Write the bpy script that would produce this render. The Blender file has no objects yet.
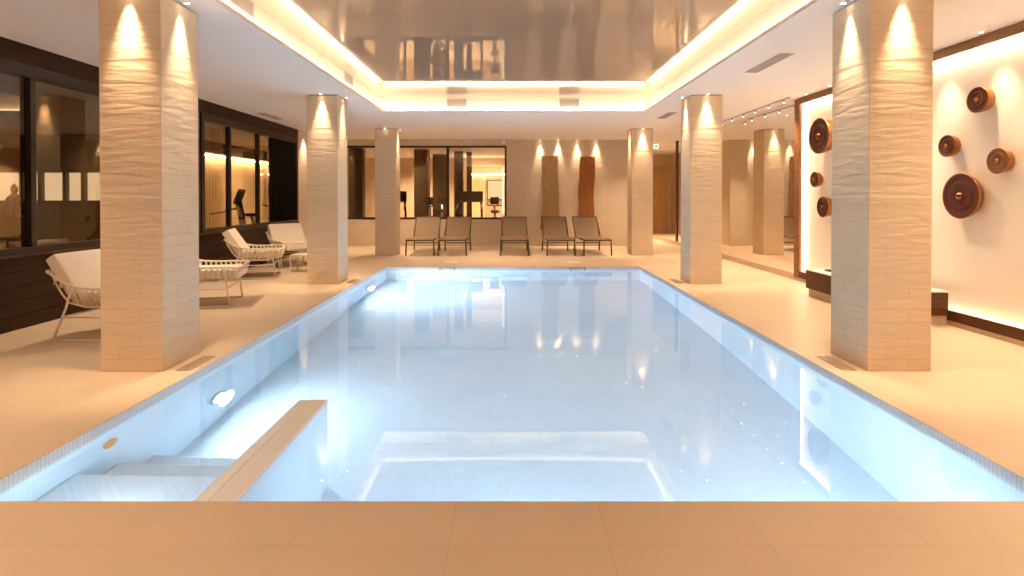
import bpy, bmesh, math, random
from mathutils import Vector, Matrix
random.seed(4)
PI = math.pi
sc = bpy.context.scene
COL = sc.collection

# ------------------------------------------------------------------ materials
def new_mat(name):
    m = bpy.data.materials.new(name); m.use_nodes = True
    nt = m.node_tree; nt.nodes.clear()
    out = nt.nodes.new('ShaderNodeOutputMaterial')
    return m, nt, out

def N(nt, typ, **kw):
    n = nt.nodes.new(typ)
    for k, v in kw.items():
        if k.startswith('i_'):
            n.inputs[k[2:].replace('_', ' ')].default_value = v
        else:
            setattr(n, k, v)
    return n

def L(nt, a, b): nt.links.new(a, b)

def c4(c): return (c[0], c[1], c[2], 1.0)

def pm(name, col, rough=0.5, metal=0.0, var=0.08, nscale=6.0, bump=0.0, bscale=60.0, stretch=None, coat=0.0, spec=0.5):
    """plain surface with a procedural variation of tone and optional grain"""
    m, nt, out = new_mat(name)
    p = N(nt, 'ShaderNodeBsdfPrincipled')
    p.inputs['Roughness'].default_value = rough
    p.inputs['Metallic'].default_value = metal
    p.inputs['Specular IOR Level'].default_value = spec
    p.inputs['Coat Weight'].default_value = coat
    tc = N(nt, 'ShaderNodeTexCoord')
    mp = N(nt, 'ShaderNodeMapping')
    if stretch: mp.inputs['Scale'].default_value = stretch
    L(nt, tc.outputs['Object'], mp.inputs['Vector'])
    nz = N(nt, 'ShaderNodeTexNoise'); nz.inputs['Scale'].default_value = nscale; nz.inputs['Detail'].default_value = 4
    L(nt, mp.outputs[0], nz.inputs['Vector'])
    mx = N(nt, 'ShaderNodeMixRGB', blend_type='MIX')
    mx.inputs[1].default_value = c4([c * (1 - var) for c in col])
    mx.inputs[2].default_value = c4([min(1, c * (1 + var)) for c in col])
    L(nt, nz.outputs['Fac'], mx.inputs[0]); L(nt, mx.outputs[0], p.inputs['Base Color'])
    if bump:
        n2 = N(nt, 'ShaderNodeTexNoise'); n2.inputs['Scale'].default_value = bscale
        L(nt, mp.outputs[0], n2.inputs['Vector'])
        b = N(nt, 'ShaderNodeBump'); b.inputs['Strength'].default_value = bump; b.inputs['Distance'].default_value = 0.01
        L(nt, n2.outputs['Fac'], b.inputs['Height']); L(nt, b.outputs[0], p.inputs['Normal'])
    L(nt, p.outputs[0], out.inputs['Surface'])
    return m

def emit(name, col, s):
    m, nt, out = new_mat(name)
    e = N(nt, 'ShaderNodeEmission'); e.inputs[0].default_value = c4(col); e.inputs[1].default_value = s
    L(nt, e.outputs[0], out.inputs['Surface'])
    return m

def uv_plane(nt, mode):
    """vector (u, v, 0) from object coordinates. mode: 'xy', 'wall' = (x+y, z)"""
    tc = N(nt, 'ShaderNodeTexCoord')
    if mode == 'xy': return tc.outputs['Object']
    sp = N(nt, 'ShaderNodeSeparateXYZ'); L(nt, tc.outputs['Object'], sp.inputs[0])
    ad = N(nt, 'ShaderNodeMath', operation='ADD'); L(nt, sp.outputs[0], ad.inputs[0]); L(nt, sp.outputs[1], ad.inputs[1])
    cb = N(nt, 'ShaderNodeCombineXYZ'); L(nt, ad.outputs[0], cb.inputs[0]); L(nt, sp.outputs[2], cb.inputs[1])
    return cb.outputs[0]

def tile_mat(name, col, mode, bw, bh, joint, jcol, rough=0.4, var=0.05, off=(0, 0, 0), bump=0.2, offset=0.5, spec=0.5, cleft=0.0):
    m, nt, out = new_mat(name)
    p = N(nt, 'ShaderNodeBsdfPrincipled'); p.inputs['Roughness'].default_value = rough
    p.inputs['Specular IOR Level'].default_value = spec
    v = uv_plane(nt, mode)
    mp = N(nt, 'ShaderNodeMapping'); mp.inputs['Location'].default_value = off
    L(nt, v, mp.inputs['Vector'])
    br = N(nt, 'ShaderNodeTexBrick'); br.offset = offset
    br.inputs['Scale'].default_value = 1.0
    br.inputs['Brick Width'].default_value = bw; br.inputs['Row Height'].default_value = bh
    br.inputs['Mortar Size'].default_value = joint; br.inputs['Mortar Smooth'].default_value = 0.2
    br.inputs['Bias'].default_value = 0.0
    br.inputs['Color1'].default_value = c4([c * (1 - var) for c in col])
    br.inputs['Color2'].default_value = c4([min(1, c * (1 + var)) for c in col])
    br.inputs['Mortar'].default_value = c4(jcol)
    L(nt, mp.outputs[0], br.inputs['Vector'])
    nz = N(nt, 'ShaderNodeTexNoise'); nz.inputs['Scale'].default_value = 2.5; nz.inputs['Detail'].default_value = 5
    L(nt, mp.outputs[0], nz.inputs['Vector'])
    rmp = N(nt, 'ShaderNodeMapRange'); rmp.inputs['To Min'].default_value = 0.93; rmp.inputs['To Max'].default_value = 1.05
    L(nt, nz.outputs['Fac'], rmp.inputs['Value'])
    mul = N(nt, 'ShaderNodeMixRGB', blend_type='MULTIPLY'); mul.inputs[0].default_value = 1
    L(nt, br.outputs['Color'], mul.inputs[1]); L(nt, rmp.outputs[0], mul.inputs[2])
    L(nt, mul.outputs[0], p.inputs['Base Color'])
    inv = N(nt, 'ShaderNodeMath', operation='SUBTRACT'); inv.inputs[0].default_value = 1
    L(nt, br.outputs['Fac'], inv.inputs[1])
    b = N(nt, 'ShaderNodeBump'); b.inputs['Strength'].default_value = bump; b.inputs['Distance'].default_value = 0.004
    L(nt, inv.outputs[0], b.inputs['Height'])
    nrm = b.outputs[0]
    if cleft:
        # split-faced stone: long wavy ridges lying almost flat
        mp2 = N(nt, 'ShaderNodeMapping'); mp2.inputs['Scale'].default_value = (2.6, 17.0, 1); mp2.inputs['Rotation'].default_value = (0, 0, 0.06)
        L(nt, mp.outputs[0], mp2.inputs['Vector'])
        n2 = N(nt, 'ShaderNodeTexNoise'); n2.inputs['Scale'].default_value = 1.15; n2.inputs['Detail'].default_value = 3.5
        n2.inputs['Roughness'].default_value = 0.45; n2.inputs['Distortion'].default_value = 0.7
        L(nt, mp2.outputs[0], n2.inputs['Vector'])
        b2 = N(nt, 'ShaderNodeBump'); b2.inputs['Strength'].default_value = cleft; b2.inputs['Distance'].default_value = 0.02
        L(nt, n2.outputs['Fac'], b2.inputs['Height']); L(nt, nrm, b2.inputs['Normal'])
        nrm = b2.outputs[0]
    L(nt, nrm, p.inputs['Normal'])
    L(nt, p.outputs[0], out.inputs['Surface'])
    return m

def wood_mat(name, c1, c2, rough=0.4, scale=(1, 1, 1), ring=6.0):
    m, nt, out = new_mat(name)
    p = N(nt, 'ShaderNodeBsdfPrincipled'); p.inputs['Specular IOR Level'].default_value = 0.2; p.inputs['Roughness'].default_value = rough
    tc = N(nt, 'ShaderNodeTexCoord'); mp = N(nt, 'ShaderNodeMapping'); mp.inputs['Scale'].default_value = scale
    L(nt, tc.outputs['Object'], mp.inputs['Vector'])
    nz = N(nt, 'ShaderNodeTexNoise'); nz.inputs['Scale'].default_value = ring; nz.inputs['Detail'].default_value = 6; nz.inputs['Distortion'].default_value = 0.6
    L(nt, mp.outputs[0], nz.inputs['Vector'])
    cr = N(nt, 'ShaderNodeValToRGB')
    cr.color_ramp.elements[0].position = 0.3; cr.color_ramp.elements[0].color = c4(c1)
    cr.color_ramp.elements[1].position = 0.72; cr.color_ramp.elements[1].color = c4(c2)
    L(nt, nz.outputs['Fac'], cr.inputs[0]); L(nt, cr.outputs[0], p.inputs['Base Color'])
    b = N(nt, 'ShaderNodeBump'); b.inputs['Strength'].default_value = 0.15; b.inputs['Distance'].default_value = 0.004
    L(nt, nz.outputs['Fac'], b.inputs['Height']); L(nt, b.outputs[0], p.inputs['Normal'])
    L(nt, p.outputs[0], out.inputs['Surface'])
    return m

def pane_mat(name, tint, ior=1.5):
    """window glass: fresnel reflection over a tinted clear sheet"""
    m, nt, out = new_mat(name)
    fr = N(nt, 'ShaderNodeFresnel'); fr.inputs['IOR'].default_value = ior
    nz = N(nt, 'ShaderNodeTexNoise'); nz.inputs['Scale'].default_value = 1.2
    mx = N(nt, 'ShaderNodeMixRGB'); mx.inputs[1].default_value = c4(tint); mx.inputs[2].default_value = c4([t * .94 for t in tint])
    L(nt, nz.outputs['Fac'], mx.inputs[0])
    t = N(nt, 'ShaderNodeBsdfTransparent'); L(nt, mx.outputs[0], t.inputs[0])
    g = N(nt, 'ShaderNodeBsdfGlossy'); g.inputs['Roughness'].default_value = 0.0; g.inputs[0].default_value = (1, .84, .66, 1)
    mix = N(nt, 'ShaderNodeMixShader')
    L(nt, fr.outputs[0], mix.inputs[0]); L(nt, t.outputs[0], mix.inputs[1]); L(nt, g.outputs[0], mix.inputs[2])
    L(nt, mix.outputs[0], out.inputs['Surface'])
    return m

def mesh_fabric(name, col, alpha):
    m, nt, out = new_mat(name)
    d = N(nt, 'ShaderNodeBsdfPrincipled'); d.inputs['Roughness'].default_value = 0.7
    nz = N(nt, 'ShaderNodeTexNoise'); nz.inputs['Scale'].default_value = 40
    mx = N(nt, 'ShaderNodeMixRGB'); mx.inputs[1].default_value = c4(col); mx.inputs[2].default_value = c4([c * 1.25 for c in col])
    L(nt, nz.outputs['Fac'], mx.inputs[0]); L(nt, mx.outputs[0], d.inputs['Base Color'])
    t = N(nt, 'ShaderNodeBsdfTransparent')
    mix = N(nt, 'ShaderNodeMixShader'); mix.inputs[0].default_value = alpha
    L(nt, t.outputs[0], mix.inputs[1]); L(nt, d.outputs[0], mix.inputs[2]); L(nt, mix.outputs[0], out.inputs['Surface'])
    return m

def water_mat():
    m, nt, out = new_mat('pool_water')
    g = N(nt, 'ShaderNodeBsdfGlass'); g.inputs['IOR'].default_value = 1.333; g.inputs['Roughness'].default_value = 0.0
    g.inputs['Color'].default_value = (0.97, 0.99, 1.0, 1)
    tc = N(nt, 'ShaderNodeTexCoord')
    nz = N(nt, 'ShaderNodeTexNoise'); nz.inputs['Scale'].default_value = 1.6; nz.inputs['Detail'].default_value = 2
    L(nt, tc.outputs['Object'], nz.inputs['Vector'])
    b = N(nt, 'ShaderNodeBump'); b.inputs['Strength'].default_value = 0.012; b.inputs['Distance'].default_value = 0.05
    L(nt, nz.outputs['Fac'], b.inputs['Height']); L(nt, b.outputs[0], g.inputs['Normal'])
    L(nt, g.outputs[0], out.inputs['Surface'])
    return m

WARM = (1.0, 0.73, 0.47)
M = dict(
    floor=tile_mat('beige_floor_tile', (0.68, 0.525, 0.375), 'xy', 0.6, 0.6, 0.002, (0.58, 0.44, 0.31), rough=0.42, var=0.012, off=(0.24, 0.36, 0), bump=0.08, offset=0.0),
    stone=tile_mat('split_face_stone', (0.70, 0.55, 0.385), 'wall', 0.34, 0.092, 0.0022, (0.56, 0.45, 0.32), rough=0.75, var=0.025, bump=0.18, cleft=0.30, spec=0.25),
    wallstone=tile_mat('beige_wall_stone', (0.62, 0.51, 0.385), 'wall', 0.9, 0.2, 0.003, (0.52, 0.42, 0.3), rough=0.7, var=0.03, bump=0.2, cleft=0.14, spec=0.25),
    plaster=pm('ceiling_paint', (0.86, 0.86, 0.87), 0.8, var=0.015),
    cream=pm('cream_paint', (0.80, 0.74, 0.62), 0.7, var=0.015),
    mosaic=tile_mat('white_pool_mosaic', (0.74, 0.85, 0.92), 'wall', 0.025, 0.025, 0.0018, (0.66, 0.77, 0.84), rough=0.3, var=0.03, bump=0.1, offset=0.0),
    mosaicf=tile_mat('pool_floor_mosaic', (0.70, 0.84, 0.94), 'xy', 0.025, 0.025, 0.0016, (0.63, 0.78, 0.88), rough=0.35, var=0.03, bump=0.1, offset=0.0),
    darkwood=wood_mat('dark_brown_wood', (0.024, 0.010, 0.004), (0.044, 0.019, 0.008), 0.5, (1, 0.6, 9)),
    frame=pm('dark_bronze_frame', (0.020, 0.010, 0.005), 0.4, var=0.15),
    header=wood_mat('brown_header_wood', (0.085, 0.040, 0.017), (0.12, 0.060, 0.027), 0.5, (1, 0.5, 8)),
    nichewood=wood_mat('brown_frame_wood', (0.19, 0.08, 0.032), (0.27, 0.12, 0.05), 0.4, (4, 0.6, 4)),
    boxwood=wood_mat('dark_red_brown_wood', (0.075, 0.026, 0.010), (0.105, 0.038, 0.015), 0.4, (1, 0.6, 6)),
    skirting=pm('beige_skirting', (0.55, 0.42, 0.29), 0.5),
    nicheback=pm('ivory_panel', (0.82, 0.74, 0.62), 0.6, var=0.02),
    glass=pane_mat('brown_glass', (0.72, 0.59, 0.44), 2.1),
    gglass=pane_mat('clear_glass', (0.95, 0.90, 0.82), 1.8),
    chairmetal=pm('cream_powder_coat', (0.80, 0.70, 0.56), 0.4, var=0.03),
    cord=pm('cream_cord', (0.78, 0.68, 0.54), 0.75, bump=0.3, bscale=200),
    cushion=pm('cream_canvas', (0.80, 0.70, 0.57), 0.9, bump=0.15, bscale=120, nscale=3, var=0.04),
    loungermetal=pm('dark_brown_metal', (0.070, 0.032, 0.016), 0.35),
    loungermesh=mesh_fabric('brown_mesh_fabric', (0.20, 0.125, 0.07), 0.80),
    plankA=wood_mat('weathered_plank', (0.32, 0.19, 0.085), (0.50, 0.33, 0.17), 0.75, (9, 4, 0.8)),
    plankB=wood_mat('red_plank', (0.24, 0.075, 0.02), (0.40, 0.16, 0.055), 0.65, (9, 4, 0.8)),
    gongface=pm('dark_bronze_face', (0.075, 0.014, 0.004), 0.5, 0.0, var=0.3, nscale=9, bump=0.12, bscale=35, spec=0.3),
    gongcopper=pm('copper_side', (0.36, 0.145, 0.05), 0.38, 0.75, var=0.2, nscale=8, bump=0.1, bscale=40),
    gongpale=pm('pale_copper_face', (0.27, 0.115, 0.042), 0.42, 0.6, var=0.2, nscale=8, bump=0.12, bscale=35),
    boss=pm('polished_boss', (0.30, 0.115, 0.045), 0.25, 0.85, var=0.1),
    vent=pm('pale_grey_vent', (0.46, 0.41, 0.38), 0.6),
    ventdark=pm('vent_shadow_gap', (0.26, 0.22, 0.20), 0.8),
    white=pm('white_plastic', (0.8, 0.77, 0.72), 0.4),
    grate=pm('bronze_grate', (0.50, 0.37, 0.25), 0.5),
    bandmosaic=tile_mat('grey_waterline_mosaic', (0.66, 0.64, 0.62), 'wall', 0.025, 0.05, 0.0022, (0.50, 0.48, 0.46), rough=0.35, var=0.04, bump=0.1, offset=0.0),
    edgelit=pm('white_edge_lamp_tint', (0.86, 0.92, 0.96), 0.25, var=0.02, spec=0.9),  # white edge with the pool lamp's bluish light put into its colour
    copestone=pm('pale_coping_stone', (0.86, 0.85, 0.86), 0.22, var=0.02, spec=1.0),
    steel=pm('brushed_steel', (0.55, 0.53, 0.5), 0.3, 0.9),
    brass=pm('brass_fitting', (0.80, 0.38, 0.10), 0.45, 0.2),
    black=pm('black_rubber', (0.018, 0.015, 0.013), 0.5),
    blackcloth=pm('black_cloth', (0.012, 0.009, 0.008), 0.95, spec=0.1),
    darkgrey=pm('dark_grey_plastic', (0.022, 0.017, 0.013), 0.6),
    gymfloor=pm('dark_gym_floor', (0.10, 0.065, 0.04), 0.3),
    gymwall=pm('brown_gym_wall', (0.50, 0.37, 0.25), 0.7),
    gymceil=pm('gym_ceiling_paint', (0.66, 0.57, 0.46), 0.8),
    gympillar=wood_mat('dark_gym_panel', (0.07, 0.038, 0.018), (0.11, 0.06, 0.03), 0.5, (3, 3, 0.6)),
    curtain=pm('ivory_curtain', (0.80, 0.66, 0.44), 0.9, bump=0.1),
    doorwood=wood_mat('orange_brown_door', (0.50, 0.32, 0.16), (0.60, 0.40, 0.22), 0.5, (3, 3, 0.5)),
    statue=wood_mat('carved_wood', (0.12, 0.065, 0.03), (0.24, 0.14, 0.065), 0.6, (4, 4, 4)),
    led=emit('warm_led', (1.0, 0.78, 0.56), 7.4),
    ledbright=emit('warm_led_tape', (1.0, 0.74, 0.49), 7.0),
    ledsoft=emit('soft_led', (1.0, 0.76, 0.48), 14.0),
    ledfaint=emit('faint_led', (1.0, 0.80, 0.55), 0.6),
    lens=emit('spot_lens', (1.0, 0.86, 0.66), 13.0),
    pool_lens=emit('pool_lamp_lens', (0.86, 0.95, 1.0), 6.0),
    panelglow=emit('lit_panel', (1.0, 0.74, 0.38), 0.45),
    windowglow=emit('lit_window', (1.0, 0.80, 0.56), 0.42),
    exitgreen=pm('exit_green', (0.02, 0.20, 0.09), 0.4),
    exitwhite=emit('exit_white', (0.80, 0.88, 0.72), 0.5),
    water=water_mat(),
)
def mirror_mat():
    m, nt, out = new_mat('warm_mirror')
    g = N(nt, 'ShaderNodeBsdfGlossy'); g.inputs['Roughness'].default_value = 0.0
    nz = N(nt, 'ShaderNodeTexNoise'); nz.inputs['Scale'].default_value = 0.8
    mx = N(nt, 'ShaderNodeMixRGB'); mx.inputs[1].default_value = (0.90, 0.85, 0.77, 1); mx.inputs[2].default_value = (0.88, 0.83, 0.75, 1)
    L(nt, nz.outputs['Fac'], mx.inputs[0]); L(nt, mx.outputs[0], g.inputs[0]); L(nt, g.outputs[0], out.inputs['Surface'])
    return m
M['mirror'] = mirror_mat()
def lacquer_mat():
    m, nt, out = new_mat('glossy_beige_ceiling_film')
    p = N(nt, 'ShaderNodeBsdfPrincipled')
    nz = N(nt, 'ShaderNodeTexNoise'); nz.inputs['Scale'].default_value = 0.6
    mx = N(nt, 'ShaderNodeMixRGB'); mx.inputs[1].default_value = (0.37, 0.27, 0.19, 1); mx.inputs[2].default_value = (0.39, 0.29, 0.205, 1)
    L(nt, nz.outputs['Fac'], mx.inputs[0]); L(nt, mx.outputs[0], p.inputs['Base Color'])
    p.inputs['Roughness'].default_value = 0.02; p.inputs['IOR'].default_value = 2.2
    L(nt, p.outputs[0], out.inputs['Surface'])
    return m
M['lacquer'] = lacquer_mat()

# ------------------------------------------------------------------ mesh helpers
class MB:
    def __init__(s): s.bm = bmesh.new(); s.mats = []; s.cur = 0
    def mat(s, m):
        if m not in s.mats: s.mats.append(m)
        s.cur = s.mats.index(m); return s
    def _tag(s, before, smooth=False):
        for f in list(s.bm.faces)[before:]:
            f.material_index = s.cur; f.smooth = smooth
    def box(s, x0, x1, y0, y1, z0, z1, bev=0.0):
        nb = len(s.bm.faces)
        vs = [s.bm.verts.new((x, y, z)) for x in (x0, x1) for y in (y0, y1) for z in (z0, z1)]
        F = [(0, 1, 3, 2), (4, 6, 7, 5), (0, 4, 5, 1), (2, 3, 7, 6), (0, 2, 6, 4), (1, 5, 7, 3)]
        fs = [s.bm.faces.new([vs[i] for i in f]) for f in F]
        if bev:
            es = list({e for f in fs for e in f.edges})
            bmesh.ops.bevel(s.bm, geom=es, offset=bev, segments=2, affect='EDGES', profile=0.6)
        s.bm.faces.ensure_lookup_table(); s._tag(nb)
        return s
    def quad(s, pts):
        nb = len(s.bm.faces)
        s.bm.faces.new([s.bm.verts.new(p) for p in pts]); s.bm.faces.ensure_lookup_table(); s._tag(nb); return s
    def tube(s, pts, r, seg=8, closed=False):
        nb = len(s.bm.faces)
        pts = [Vector(p) for p in pts]; n = len(pts); rings = []
        up = None
        for i, p in enumerate(pts):
            a = pts[(i - 1) % n] if (closed or i > 0) else p
            b = pts[(i + 1) % n] if (closed or i < n - 1) else p
            t = (b - a).normalized()
            if up is None:
                up = Vector((0, 0, 1)) if abs(t.z) < 0.9 else Vector((1, 0, 0))
            u = (up - t * up.dot(t))
            if u.length < 1e-4: u = Vector((1, 0, 0)) - t * t.x
            u.normalize(); w = t.cross(u); up = u
            rr = r[i] if isinstance(r, (list, tuple)) else r
            rings.append([s.bm.verts.new(p + (u * math.cos(2 * PI * k / seg) + w * math.sin(2 * PI * k / seg)) * rr) for k in range(seg)])
        m = n if closed else n - 1
        for i in range(m):
            A = rings[i]; B_ = rings[(i + 1) % n]
            for k in range(seg):
                s.bm.faces.new([A[k], A[(k + 1) % seg], B_[(k + 1) % seg], B_[k]])
        if not closed:
            s.bm.faces.new(list(reversed(rings[0]))); s.bm.faces.new(rings[-1])
        s.bm.faces.ensure_lookup_table(); s._tag(nb, True); return s
    def lathe(s, prof, seg=32, M4=None):
        """profile (r, h) turned about z, then moved by M4"""
        nb = len(s.bm.faces); M4 = M4 or Matrix()
        rings = []
        for r, h in prof:
            if r < 1e-6: rings.append([s.bm.verts.new(M4 @ Vector((0, 0, h)))])
            else: rings.append([s.bm.verts.new(M4 @ Vector((r * math.cos(2 * PI * k / seg), r * math.sin(2 * PI * k / seg), h))) for k in range(seg)])
        for A, B_ in zip(rings, rings[1:]):
            for k in range(seg):
                a0, a1 = A[k % len(A)], A[(k + 1) % len(A)]; b0, b1 = B_[k % len(B_)], B_[(k + 1) % len(B_)]
                vs = []
                for v in (a0, a1, b1, b0):
                    if v not in vs: vs.append(v)
                if len(vs) > 2: s.bm.faces.new(vs)
        s.bm.faces.ensure_lookup_table(); s._tag(nb, True); return s
    def prism(s, poly, axis, a, b):
        """extrude a 2-d polygon along axis ('x','y','z') from a to b"""
        nb = len(s.bm.faces)
        def P(q, t):
            return {'x': (t, q[0], q[1]), 'y': (q[0], t, q[1]), 'z': (q[0], q[1], t)}[axis]
        A = [s.bm.verts.new(P(q, a)) for q in poly]; B_ = [s.bm.verts.new(P(q, b)) for q in poly]
        n = len(poly)
        for i in range(n): s.bm.faces.new([A[i], A[(i + 1) % n], B_[(i + 1) % n], B_[i]])
        s.bm.faces.new(list(reversed(A))); s.bm.faces.new(B_)
        s.bm.faces.ensure_lookup_table(); s._tag(nb); return s
    def build(s, name, mat=None, parent=None, loc=(0, 0, 0), rot=(0, 0, 0), normals=True):
        if normals: bmesh.ops.recalc_face_normals(s.bm, faces=list(s.bm.faces))
        me = bpy.data.meshes.new(name); s.bm.to_mesh(me); s.bm.free()
        for m in (s.mats or [mat]): me.materials.append(m)
        o = bpy.data.objects.new(name, me); COL.objects.link(o)
        o.location = loc; o.rotation_euler = rot
        if parent: o.parent = parent
        return o

def subsurf(o, n=2):
    md = o.modifiers.new('round', 'SUBSURF'); md.levels = n; md.render_levels = n
    for p in o.data.polygons: p.use_smooth = True
    return o

def tag(o, label, cat, group=None, kind='thing'):
    o['label'] = label; o['category'] = cat; o['kind'] = kind
    if group: o['group'] = group
    return o
def thing(name, label, cat, loc=(0, 0, 0), rz=0.0, group=None):
    o = bpy.data.objects.new(name, None); COL.objects.link(o)
    o.location = loc; o.rotation_euler = (0, 0, rz); o.empty_display_size = 0.1
    return tag(o, label, cat, group)
def struct(o, label=None, cat=None):
    o['kind'] = 'structure'
    if label: o['label'] = label
    if cat: o['category'] = cat
    return o
def dup(root, loc, rz, label, group=None):
    r = root.copy(); COL.objects.link(r); r.location = loc
    r.rotation_euler = (root.rotation_euler[0], root.rotation_euler[1], rz); r['label'] = label
    if group: r['group'] = group
    for ch in list(root.children):
        c = ch.copy(); COL.objects.link(c); c.parent = r
        for g in ch.children:
            d = g.copy(); COL.objects.link(d); d.parent = c
    return r

# ------------------------------------------------------------------ dimensions
HC = 2.82                      # ceiling
XL, XR, YB = -4.85, 4.43, 14.6 # left glazing, right wall, back wall
YF = -3.0                      # wall behind the viewer
PX0, PX1, PY0, PY1 = -2.36, 2.36, 2.337, 10.2
ZW = -0.05                     # water
ZP = -1.25                     # pool floor
RX0, RX1, RY0, RY1 = -2.31, 2.36, 1.4, 9.88
HR = 3.115                      # gloss ceiling
YE = 20.0

# ------------------------------------------------------------------ floor and ceiling
def ring_plane(z, xs, ys, up=True):
    b = MB()
    for i in range(3):
        for j in range(3):
            if i == 1 and j == 1: continue
            p = [(xs[i], ys[j], z), (xs[i + 1], ys[j], z), (xs[i + 1], ys[j + 1], z), (xs[i], ys[j + 1], z)]
            b.quad(p if up else p[::-1])
    bmesh.ops.remove_doubles(b.bm, verts=list(b.bm.verts), dist=1e-5)
    return b
struct(ring_plane(0.0, (XL, PX0, PX1, XR + .1), (YF, PY0, PY1, YE)).build('floor', M['floor'], normals=False),
       'beige tiled pool deck running round the pool', 'floor')
struct(ring_plane(HC, (XL - .1, RX0, RX1, XR + .1), (YF, RY0, RY1, YE), up=False).build('ceiling', M['plaster'], normals=False),
       'pale painted ceiling round the recess over the pool', 'ceiling')
WO = 0.12
b = MB()
# lip, ledge and recess walls
def lip(x0, x1, y0, y1): b.box(x0, x1, y0, y1, HC + .0005, HC + 0.035)
lip(RX0 - WO, RX0, RY0 - WO, RY1 + WO); lip(RX1, RX1 + WO, RY0 - WO, RY1 + WO)
lip(RX0, RX1, RY1, RY1 + WO); lip(RX0, RX1, RY0 - WO, RY0)
b.box(RX0 - WO - .05, RX0 - WO, RY0 - WO - .05, RY1 + WO + .05, HC + .0005, HR + .05)
b.box(RX1 + WO, RX1 + WO + .05, RY0 - WO - .05, RY1 + WO + .05, HC + .0005, HR + .05)
b.box(RX0 - WO, RX1 + WO, RY1 + WO, RY1 + WO + .05, HC + .0005, HR + .05)
b.box(RX0 - WO, RX1 + WO, RY0 - WO - .05, RY0 - WO, HC + .0005, HR + .05)
struct(b.build('ceiling_recess', M['cream']), 'cream sides of the ceiling recess over the pool', 'ceiling recess')
struct(MB().quad([(RX0 - WO, RY0 - WO, HR), (RX0 - WO, RY1 + WO, HR), (RX1 + WO, RY1 + WO, HR), (RX1 + WO, RY0 - WO, HR)]).build('ceiling_panel', M['lacquer'], normals=False),
       'glossy taupe stretch ceiling mirroring the hall above the pool', 'glossy ceiling')
# cove lights lying on the ledge
for nm, bx in (('the left long side', (RX0 - .105, RX0 - .045, RY0, RY1)), ('the right long side', (RX1 + .045, RX1 + .105, RY0, RY1)),
               ('the far end', (RX0, RX1, RY1 + .045, RY1 + .105)), ('the end nearest the viewer', (RX0, RX1, RY0 - .105, RY0 - .045))):
    o = MB().box(*bx, HC + .036, HC + .05).build('cove_light', M['led'])
    tag(o, 'warm glowing cove light along %s of the ceiling recess' % nm, 'strip light', 'cove lights round the ceiling recess')

# ------------------------------------------------------------------ pool
pool = thing('swimming_pool', 'large rectangular swimming pool lined in pale blue-white mosaic', 'pool', (0, 0, 0))
b = MB().mat(M['mosaic'])
ZT = -.10
def pool_sides(b, z0, z1):
    b.quad([(PX0, PY0, z0), (PX0, PY1, z0), (PX0, PY1, z1), (PX0, PY0, z1)])
    b.quad([(PX1, PY1, z0), (PX1, PY0, z0), (PX1, PY0, z1), (PX1, PY1, z1)])
    b.quad([(PX0, PY1, z0), (PX1, PY1, z0), (PX1, PY1, z1), (PX0, PY1, z1)])
    b.quad([(PX1, PY0, z0), (PX0, PY0, z0), (PX0, PY0, z1), (PX1, PY0, z1)])
pool_sides(b, ZP, ZT)
wb = MB().mat(M['bandmosaic']); pool_sides(wb, ZT, -.001)
wb.build('waterline_band', None, pool, normals=False)['label'] = 'band of pale grey mosaic round the waterline'
b.mat(M['mosaicf']).quad([(PX0, PY0, ZP), (PX1, PY0, ZP), (PX1, PY1, ZP), (PX0, PY1, ZP)])
b.build('basin', None, pool, normals=False)
b = MB().mat(M['mosaic']).box(-1.385, -1.205, PY0 + .002, 3.56, ZP + .002, ZW + .012, 0.004)
dv = b.build('dividing_wall', None, pool); dv['label'] = 'low mosaic wall screening the pool steps'
MB().box(-1.325, -1.20, PY0 + .004, 3.565, ZW + .014, ZW + .034, .006).build('coping', M['copestone'], dv)
MB().box(-1.39, -1.327, PY0 + .004, 3.565, ZW + .014, ZW + .032, .006).build('coping_edge', M['edgelit'], dv)['label'] = 'white left edge of the coping, tinted as if lit by the pool lamp'
for k, (y1, z) in enumerate(((2.95, -.42), (3.28, -.68), (3.60, -.95))):
    MB().mat(M['mosaic']).box(PX0 + .003, -1.388, PY0 + .003, y1, ZP + .002, z, .01).mat(M['mosaicf']).quad([(PX0 + .014, PY0 + .01, z + .0006), (-1.40, PY0 + .01, z + .0006), (-1.40, y1 - .011, z + .0006), (PX0 + .014, y1 - .011, z + .0006)]).build('step', None, pool)
def pool_lamp(loc, d, en):
    rot = {'x': (0, PI / 2, 0), 'y': (-PI / 2, 0, 0)}[d]
    o = MB().mat(M['white']).lathe([(0.0, .002), (.09, .002), (.098, .012), (.09, .024), (.078, .024)], 28).build('underwater_lamp', None, pool, loc, rot)
    MB().lathe([(.077, .022), (.065, .032), (.035, .038), (0, .04)], 28).build('lens', M['pool_lens'], o)
    ld = bpy.data.lights.new('pool_lamp_beam', 'AREA'); ld.shape = 'DISK'; ld.size = 0.22; ld.energy = en; ld.color = (0.62, 0.82, 1.0); ld.spread = PI
    lo = bpy.data.objects.new('pool_lamp_beam', ld); COL.objects.link(lo); lo.parent = pool
    lo.location = Vector(loc) + Vector((.08, 0, 0) if d == 'x' else (0, .08, 0))
    lo.rotation_euler = {'x': (0, -PI / 2, 0), 'y': (PI / 2, 0, 0)}[d]
    return lo
pool_lamp((PX0, 4.36, -.80), 'x', 11); pool_lamp((PX0, 8.9, -.80), 'x', 52)
pool_lamp((-1.92, PY0, -.24), 'y', .9)  # unseen lamp added to brighten the steps
pool_lamp((.0, PY0, -.72), 'y', 7); pool_lamp((1.6, PY0, -.72), 'y', 7)  # unseen near-wall lamps added to flood the pool with light
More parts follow.
